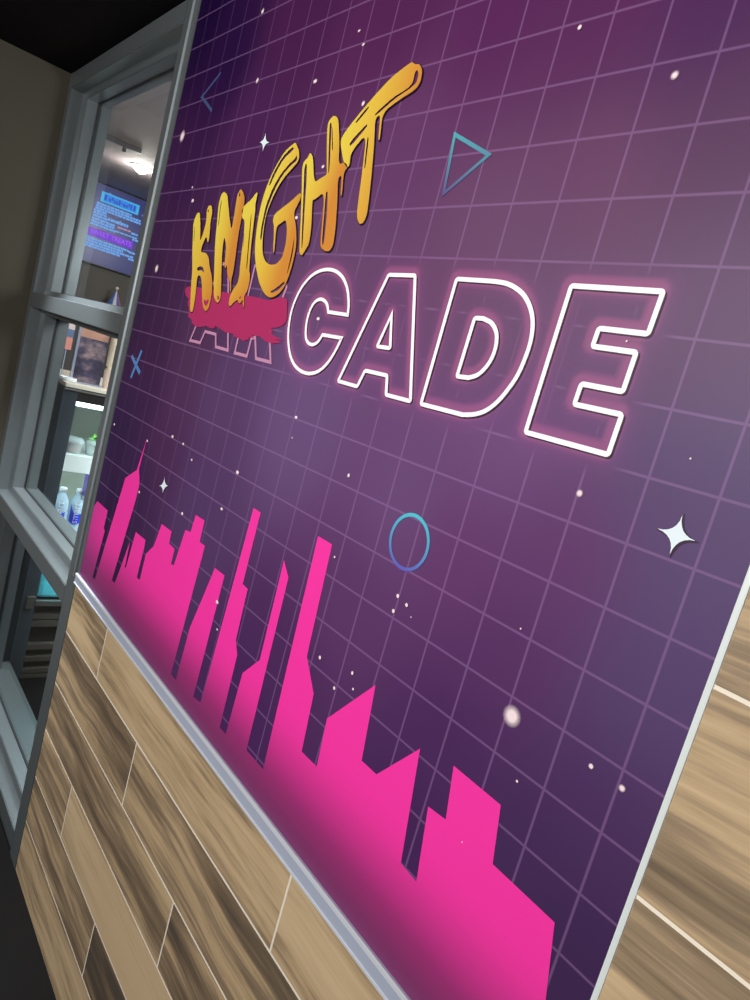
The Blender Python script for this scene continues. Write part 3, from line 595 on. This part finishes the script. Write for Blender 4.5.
# bottles on the lower shelf
def text_mesh(s, size, align='CENTER'):
    c = bpy.data.curves.new('t', 'FONT'); c.body = s; c.size = size; c.align_x = align; c.align_y = 'CENTER'; c.extrude = 0.0002
    o = bpy.data.objects.new('t', c); col.objects.link(o); dg = bpy.context.evaluated_depsgraph_get(); dg.update()
    me = bpy.data.meshes.new_from_object(o.evaluated_get(dg)); bpy.data.objects.remove(o); return me
water = mat('clear_bottle_plastic', srgb(196, 222, 240), rough=0.12, alpha=0.75); capm = mat('white_cap', srgb(240, 245, 250), rough=0.4)
blue_l = mat('blue_label', srgb(36, 60, 225), rough=0.4); white_l = mat('white_label_ink', srgb(245, 250, 255), rough=0.4)
pal_l = mat('pale_label', srgb(176, 206, 238), rough=0.3)
def bottle(x, d, hb, label):
    t = empty('water_bottle', H3(x, d, hb)); t.rotation_euler = (0, 0, math.radians(-17)); tag(t, label, 'bottle', 'water bottles on the lit cooler shelf')
    r = 0.033
    bm = bmesh.new(); lathe(bm, [(r * .9, 0), (r, .006), (r, .075), (r * .96, .082), (r, .09), (r, .165), (r * .92, .185), (r * .55, .208), (.014, .214), (.014, .222)], 22)
    o = obj('body', bm, water, t, True)
    bm = bmesh.new(); lathe(bm, [(.0152, .222), (.0152, .239), (.013, .241)], 16); obj('cap', bm, capm, t, True)
    # label: blue drop-shaped patch wrapped on the side that faces the window, with vertical word
    bm = bmesh.new(); g = []
    for k in range(-6, 7):
        a = k * 0.13; zlo = .084 + .010 * (k / 6.0) ** 2; zhi = .128 + 0.045 * abs(k / 6.0) ** 1.5 * (0.2 if k > 0 else 1.0)
        g.append((bm.verts.new(((r + .0006) * math.cos(a), (r + .0006) * math.sin(a), zlo)), bm.verts.new(((r + .0006) * math.cos(a), (r + .0006) * math.sin(a), zhi))))
    for a, c in zip(g, g[1:]): bm.faces.new((a[0], c[0], c[1], a[1]))
    lb = obj('label', bm, blue_l, t, True); lb['label'] = 'royal blue label with white lettering'
    me = text_mesh('smart', 0.042)
    for v in me.vertices:                    # turned a quarter: reads upwards, wrapped round the bottle
        tx, ty = v.co.x, v.co.y; a = -ty / r
        v.co = Vector(((r + .0014) * math.cos(a), (r + .0014) * math.sin(a), .136 + tx))
    w_ = bpy.data.objects.new('lettering', me); col.objects.link(w_); me.materials.clear(); me.materials.append(white_l); w_.parent = lb
    return t
bottle(-34.3, 4.05, -13.94, 'water bottle at the front left of the lit cooler shelf')
bottle(-34.3, 5.03, -13.94, 'water bottle right of the other one on the cooler shelf')
# packed salads and cups on the upper shelf
clearp = mat('clear_tub_plastic', srgb(225, 238, 238), rough=0.15, alpha=0.55); green = mat('salad_leaf', srgb(120, 190, 90), rough=0.5, noise=0.3, nscale=90)
redf = mat('red_filling', srgb(190, 110, 100), rough=0.6, noise=0.3, nscale=120)
def tub(x, d, h, label, food, lid):
    t = empty('food_tub', H3(x, d, h)); tag(t, label, 'tub')
    bm = bmesh.new(); lathe(bm, [(.036, 0), (.044, .045), (.046, .047)], 18); obj('cup', bm, clearp, t, True)
    bm = bmesh.new(); lathe(bm, [(.047, .047), (.047, .053), (.036, .066), (.014, .072)], 18); obj('lid', bm, lid, t, True)
    bm = bmesh.new()
    if food == 'leaf':
        for k in range(16):
            a = random.uniform(0, 6.28); rr_ = random.uniform(0.0, .02); z = random.uniform(.052, .07)
            c0 = Vector((rr_ * math.cos(a), rr_ * math.sin(a), z)); dr = Vector((math.cos(a), math.sin(a), random.uniform(.1, .9))) * .032; sd = Vector((-math.sin(a), math.cos(a), 0)) * .009
            v = [bm.verts.new(p) for p in (c0, c0 + dr * .5 + sd, c0 + dr, c0 + dr * .5 - sd + Vector((0, 0, .003)))]; bm.faces.new(v)
        obj('leaves', bm, green, t)
    else:
        lathe(bm, [(.034, .004), (.040, .032)], 18); obj('filling', bm, redf, t, True)
    return t
tub(-34.9, 4.25, -8.44, 'clear food tub with reddish filling on the upper cooler shelf', 'fill', clearp)
tub(-34.9, 5.6, -8.44, 'clear salad tub with green leaves sticking out', 'leaf', clearp)
o = B('carton', H3(-34.35, 5.15, -10.9), H3(-33.7, 6.6, -9.55), mat('violet_carton', srgb(110, 88, 170), rough=0.5), None, 0.002)
tag(o, 'violet printed card hanging on the cooler price rail', 'card')
B('stripe', H3(-33.7, 5.17, -10.3), H3(-33.68, 6.58, -10.15), mat('salmon_stripe', srgb(220, 150, 150), rough=0.5), o)
# packs whose colour carries the cyan glow of the lit deck interior
icem = mat('cyan_glow_colour', srgb(96, 214, 236), rough=0.3, noise=0.25, nscale=45)
for k in range(3):
    bm = bmesh.new(); box(bm, (-.05, -.052, 0), (.05, .052, .15), 0.018)
    for v in bm.verts: v.co += Vector((random.uniform(-.003, .003), random.uniform(-.003, .003), random.uniform(-.004, .004)))
    o = obj('cyan_glow_pack', bm, icem, None, True); o.location = H3(-34.45, 4.4 + 1.6 * k, -17.66)
    tag(o, ['pack with painted cyan glow at the left end of the cooler deck', 'pack with painted cyan glow in the middle of the cooler deck', 'pack with painted cyan glow at the right of the cooler deck'][k], 'pack', 'cyan packs on the cooler deck')

# acrylic stand with dark photo poster on the cooler
st = empty('poster_stand', H3(-34.5, 4.13, -4.11)); tag(st, 'clear stand holding a dark photo poster on the cooler top', 'poster stand')
def K_(o): keep(o, st); return o
pm2 = bpy.data.materials.new('dark_photo_print'); pm2.use_nodes = True; nt = pm2.node_tree; L = nt.links; b = nt.nodes['Principled BSDF']; b.inputs['Roughness'].default_value = 0.3
tc = NN('ShaderNodeTexCoord'); mp = NN('ShaderNodeMapping'); mp.inputs['Scale'].default_value = (1, 9, 14); L.new(tc.outputs['Object'], mp.inputs['Vector'])
nz = NN('ShaderNodeTexNoise'); nz.inputs['Scale'].default_value = 1.8; nz.inputs['Detail'].default_value = 3; L.new(mp.outputs[0], nz.inputs['Vector'])
rp = NN('ShaderNodeValToRGB'); L.new(nz.outputs['Fac'], rp.inputs['Fac']); e = rp.color_ramp.elements
e[0].position = .3; e[0].color = srgb(38, 32, 52); e[1].position = .78; e[1].color = srgb(178, 150, 150); q = e.new(.52); q.color = srgb(76, 70, 96); L.new(rp.outputs['Color'], b.inputs['Base Color'])
K_(B('poster', H3(-34.55, 3.33, -4.01), H3(-34.5, 4.93, -1.40), pm2))
K_(B('poster_heading', H3(-34.55, 3.33, -1.40), H3(-34.5, 4.93, 0.34), mat('salmon_print', srgb(196, 142, 120), rough=0.4, noise=0.25, nscale=50)))
clear_a = mat('clear_acrylic', srgb(190, 200, 225), rough=0.1, alpha=0.6)
K_(B('side_edge', H3(-34.6, 3.17, -4.09), H3(-34.45, 3.31, 0.39), clear_a, None, 0.001)); K_(B('foot', H3(-35.1, 3.17, -4.11), H3(-34.0, 5.03, -4.03), clear_a, None, 0.001))
# striped card
o = B('striped_card', H3(-34.6, 2.45, -2.35), H3(-34.55, 2.95, 0.29), mat('coral_print', srgb(232, 150, 135), rough=0.4)); tag(o, 'coral, blue and white striped card left of the poster', 'card')
B('blue_band', H3(-34.55, 2.45, -1.62), H3(-34.53, 2.95, -1.16), mat('blue_print', srgb(92, 116, 160), rough=0.4), o)
B('white_band', H3(-34.55, 2.45, -1.16), H3(-34.53, 2.95, -0.31), mat('white_print', srgb(235, 215, 215), rough=0.4), o)
B('clip_stem', H3(-34.6, 2.67, -4.11), H3(-34.56, 2.73, -2.35), clear_a, o)
# white roll of tape and candle
bm = bmesh.new()
for k in range(24):
    a0, a1 = 2 * math.pi * k / 24, 2 * math.pi * (k + 1) / 24
    pr = [(.030, 0), (.034, 0), (.034, .016), (.030, .016)]
    A0 = [Vector((r_ * math.cos(a0), r_ * math.sin(a0), z_)) for r_, z_ in pr]; A1 = [Vector((r_ * math.cos(a1), r_ * math.sin(a1), z_)) for r_, z_ in pr]
    for i in range(4):
        j = (i + 1) % 4; bm.faces.new([bm.verts.new(p) for p in (A0[i], A0[j], A1[j], A1[i])])
bmesh.ops.remove_doubles(bm, verts=bm.verts[:], dist=1e-5)
o = obj('wristband_ring', bm, capm, None, True); o.location = H3(-33.95, 2.95, -4.10); tag(o, 'white band ring lying on the cooler top edge', 'ring')
cd = empty('paper_cup_stack', H3(-34.4, 5.31, -4.11)); tag(cd, 'tall cream paper cup stack right of the poster', 'cups')
bm = bmesh.new()
lathe(bm, [(.016, 0), (.022, .075), (.023, .078)], 18); obj('cup', bm, mat('pale_pink_cup', srgb(238, 214, 200), rough=0.5), cd, True)
bm = bmesh.new()
lathe(bm, [(.0225, .078), (.012, .09), (.019, .10), (.021, .235), (.02, .24)], 18); obj('upper_cups', bm, mat('cream_cup', srgb(250, 232, 205), rough=0.5), cd, True)

# menu screen on the far shop wall
tv = empty('menu_screen', H3(XB + .2, 14, 4.4)); tag(tv, 'dark blue menu screen with light blue lines and a violet heading', 'screen')
def T_(o): keep(o, tv); return o
T_(B('casing', H3(XB + .02, 8.5, 4.35), H3(XB + .5, 21.4, 11.4), black, None, 0.004))
sm = bpy.data.materials.new('screen_picture'); sm.use_nodes = True; nt = sm.node_tree; L = nt.links; b = nt.nodes['Principled BSDF']
b.inputs['Base Color'].default_value = (0, 0, 0, 1); b.inputs['Roughness'].default_value = 0.3
tc = NN('ShaderNodeTexCoord'); vo = NN('ShaderNodeTexVoronoi'); vo.inputs['Scale'].default_value = 16; L.new(tc.outputs['Object'], vo.inputs['Vector'])
rp = NN('ShaderNodeValToRGB'); L.new(vo.outputs['Distance'], rp.inputs['Fac']); e = rp.color_ramp.elements
e[0].position = 0.05; e[0].color = srgb(190, 200, 245); e[1].position = 0.13; e[1].color = srgb(44, 50, 128)
L.new(rp.outputs['Color'], b.inputs['Emission Color']); b.inputs['Emission Strength'].default_value = 0.75
XS = XB + .52
T_(B('display', H3(XB + .5, 8.6, 4.45), H3(XS, 21.3, 11.3), sm))
lit = lambda n, c, s=1.0: mat(n, (0, 0, 0, 1), emit=c, estr=s)
lb_ = lit('light_blue_pixels', srgb(112, 176, 255)); cy_ = lit('cyan_pixels', srgb(64, 188, 250)); bl_ = lit('blue_pixels', srgb(44, 140, 255)); vi_ = lit('violet_pixels', srgb(122, 40, 232)); vl_ = lit('lilac_pixels', srgb(190, 120, 255)); wh_ = lit('white_pixels', srgb(235, 240, 255)); pk_ = lit('pinkish_pixels', srgb(190, 150, 190))
def sb(bm, a, c, h0, h1, lift=.02): box(bm, H3(XS, a + .57, h0 + .15), H3(XS + lift, c + .57, h1 + .15))
bm = bmesh.new(); sb(bm, 9.2, 12.65, 9.72, 10.6, .015); T_(obj('heading_frame', bm, cy_))
bm = bmesh.new(); sb(bm, 9.45, 12.4, 9.86, 10.46, .03); T_(obj('heading_field', bm, bl_))
bm = bmesh.new()                                                       # unreadable heading strokes
xx = 9.9
while xx < 11.9:
    w_ = random.uniform(.12, .2); sb(bm, xx, xx + w_, random.choice((9.95, 10.12)), random.choice((10.22, 10.38)), .045); xx += w_ + .06
for a in (9.5, 12.15): sb(bm, a, a + .18, 9.92, 10.4, .045)
T_(obj('heading_text', bm, lit('deep_blue_pixels', srgb(26, 86, 190))))
def words(a, c, h, t=.18, m=None, name='menu_line'):
    bm = bmesh.new(); x_ = a
    while x_ < c - .08:
        w_ = min(random.uniform(.18, .5), c - x_); sb(bm, x_, x_ + w_, h, h + t, .03); x_ += w_ + .05
    T_(obj(name, bm, m or lb_))
for i, h in enumerate((9.42, 9.20, 8.98)): words(8.95 - .02 * i, (12.1, 13.0, 13.05)[i], h + .0)
for i, h in enumerate((8.76, 8.54, 8.30)): words(8.82, 10.0 + .1 * i, h)
words(10.15, 12.0, 8.34, .24); words(10.1, 10.9, 8.0); words(8.8, 10.3, 8.04); words(8.75, 10.9, 7.78); words(8.75, 11.0, 7.54)
words(11.0, 13.0, 7.62, .12); words(12.4, 13.0, 7.9); words(12.6, 13.15, 7.4)
for i, h in enumerate((6.28, 6.05, 5.82)): words(8.55, (12.5, 12.0, 13.0)[i], h)
words(12.5, 13.1, 6.2); words(12.6, 13.1, 5.6); words(8.6, 11.8, 5.6)
words(11.1, 12.3, 8.02, .14, pk_, 'menu_line')
bm = bmesh.new(); sb(bm, 8.68, 12.75, 6.62, 7.3, .015); T_(obj('violet_field', bm, vi_))
me = text_mesh('SWEET TREATS', .043)
for v in me.vertices: v.co = Vector(((XS + .04) * S + v.co.z, 11.29 * S + v.co.x * .92, Zh(7.12) + v.co.y))
wo = bpy.data.objects.new('heading_lettering', me); col.objects.link(wo); me.materials.clear(); me.materials.append(vl_); T_(wo)

# small coloured cone on a shelf of the far wall
sh_ = B('wall_shelf', H3(XB, 10.5, 1.05), H3(XB + 3.0, 15, 1.22), beyond_m, None, 0.002); tag(sh_, 'grey shelf below the menu screen', 'shelf')
tp = empty('paper_cone', H3(XB + 1.6, 12.4, 1.22)); tag(tp, 'little striped pink and blue paper cone behind the middle rail', 'cone')
cm = [mat('pink_paper', srgb(205, 100, 140), rough=0.6), mat('blue_paper', srgb(80, 120, 190), rough=0.6), mat('white_paper', srgb(225, 220, 225), rough=0.6)]
n = 24; me_v = [(0, 0, .115)] + [(.05 * math.cos(2 * math.pi * k / n), .05 * math.sin(2 * math.pi * k / n), 0) for k in range(n)]
o = mesh_obj('cone', me_v, [(0, 1 + k, 1 + (k + 1) % n) for k in range(n)], cm, tp)
for k, p in enumerate(o.data.polygons): p.material_index = [0, 0, 1, 1, 2, 1][(k // 2 + 5) % 6]
bm = bmesh.new(); bmesh.ops.create_icosphere(bm, subdivisions=2, radius=.012, matrix=Matrix.Translation((0, 0, .118))); obj('pompom', bm, mat('cream_tip', srgb(240, 225, 190), rough=0.7), tp, True)

# ceiling fittings of the shop
dl = empty('downlight', V3(-46.9, 8.7, CEIL - .12)); tag(dl, 'bright round ceiling downlight seen through the top pane', 'ceiling light')
bm = bmesh.new(); lathe(bm, [(.008, -.034), (.024, -.028), (.036, -.014), (.04, 0)], 24); obj('lens', bm, lit('warm_lamp_glow', (1, .93, .80, 1), 22.0), dl)
bm = bmesh.new()
n = 24; 
for k in range(n):
    a0, a1 = 2 * math.pi * k / n, 2 * math.pi * (k + 1) / n
    pr = [(.045, -.006), (.062, -.006), (.064, 0), (.045, 0)]
    for i in range(4):
        j = (i + 1) % 4
        bm.faces.new([bm.verts.new((pr[q][0] * math.cos(a), pr[q][0] * math.sin(a), pr[q][1])) for q, a in ((i, a0), (j, a0), (j, a1), (i, a1))])
bmesh.ops.remove_doubles(bm, verts=bm.verts[:], dist=1e-5); obj('ring', bm, capm, dl)
o = B('track_bar', V3(-41.9, 4.3, CEIL - .42), V3(-41.6, 6.8, CEIL - .13), mat('dark_track_metal', srgb(50, 46, 52), rough=0.5), None, 0.002); tag(o, 'dark track bar under the shop ceiling', 'track')
B('spot_mount', V3(-41.85, 5.65, CEIL - .7), V3(-41.65, 5.85, CEIL - .42), MATS['dark_track_metal'], o)

# ---------------------------------------------------------------- light
def area(name, loc, target, size, power, color=(1, 1, 1), sy=None):
    l = bpy.data.lights.new(name, 'AREA'); l.energy = power; l.color = color; l.size = size
    if sy: l.shape = 'RECTANGLE'; l.size_y = sy
    o = bpy.data.objects.new(name, l); col.objects.link(o); o.location = loc
    o.rotation_euler = (Vector(target) - Vector(loc)).to_track_quat('-Z', 'Y').to_euler(); return o
area('ceiling_panel_lamp', V3(3, -29, CEIL - 1), V3(-1, 0, -10), 0.8, 66, (1.0, .97, .94))
area('ceiling_panel_lamp', V3(-12, -30, CEIL - 1), V3(-12, 0, -14), 0.9, 38, (1.0, .98, .96))
pl = bpy.data.lights.new('downlight_lamp', 'POINT'); pl.energy = 5.0; pl.color = (1, .93, .82); pl.shadow_soft_size = .04
po = bpy.data.objects.new('downlight_lamp', pl); col.objects.link(po); po.location = V3(-46.9, 8.7, CEIL - 1.2)
area('shop_fill_light', V3(-30, 16, CEIL - 1.0), V3(-40, 10, -20), 0.5, 34, (1, .95, .9))  # added unseen fill, brightens the counter and cup stack
area('cooler_strip_lamp', H3(FX_ - .4, 8, -5.5), H3(-35.5, 8, -12), .06, 4.5, (.84, 1, 1), sy=.8)
area('shelf_fill_light', H3(FX_ - .45, 8, -9.75), H3(-34.6, 8, -14), .05, 3.2, (.84, .96, 1), sy=.8)  # added fill under the shelf, whitens the bottles
area('deck_fill_light', H3(FX_ - .45, 8, -15.3), H3(-34.4, 8, -18), .05, 1.6, (.84, 1, 1), sy=.8)  # added fill above the deck, brightens the cyan packs
area('jamb_fill_light', H3(-19.5, 9, 4), H3(-33, 1.2, -6), 0.35, 9, (.96, .98, 1))  # added unseen fill inside the shop, lifts the left jamb face
sp = bpy.data.lights.new('frame_fill_spot', 'SPOT'); sp.energy = 230; sp.spot_size = math.radians(58); sp.spot_blend = 0.6; sp.shadow_soft_size = .05; sp.color = (.88, .95, 1)  # added unseen spot, brightens the upper faces of the window rails
so = bpy.data.objects.new('frame_fill_spot', sp); col.objects.link(so); so.location = V3(-25.0, -3.2, CEIL - .3); so.rotation_euler = (Vector(V3(-24.0, -1.0, FL)) - so.location).to_track_quat('-Z', 'Y').to_euler()
w = bpy.data.worlds.new('world'); bpy.context.scene.world = w; w.use_nodes = True
w.node_tree.nodes['Background'].inputs[0].default_value = (.85, .85, .9, 1); w.node_tree.nodes['Background'].inputs[1].default_value = 0.22
sc = bpy.context.scene
sc.view_settings.view_transform = 'Standard'; sc.view_settings.look = 'None'; sc.view_settings.gamma = 1; sc.view_settings.use_curve_mapping = False
sc.view_settings.exposure = 0.0
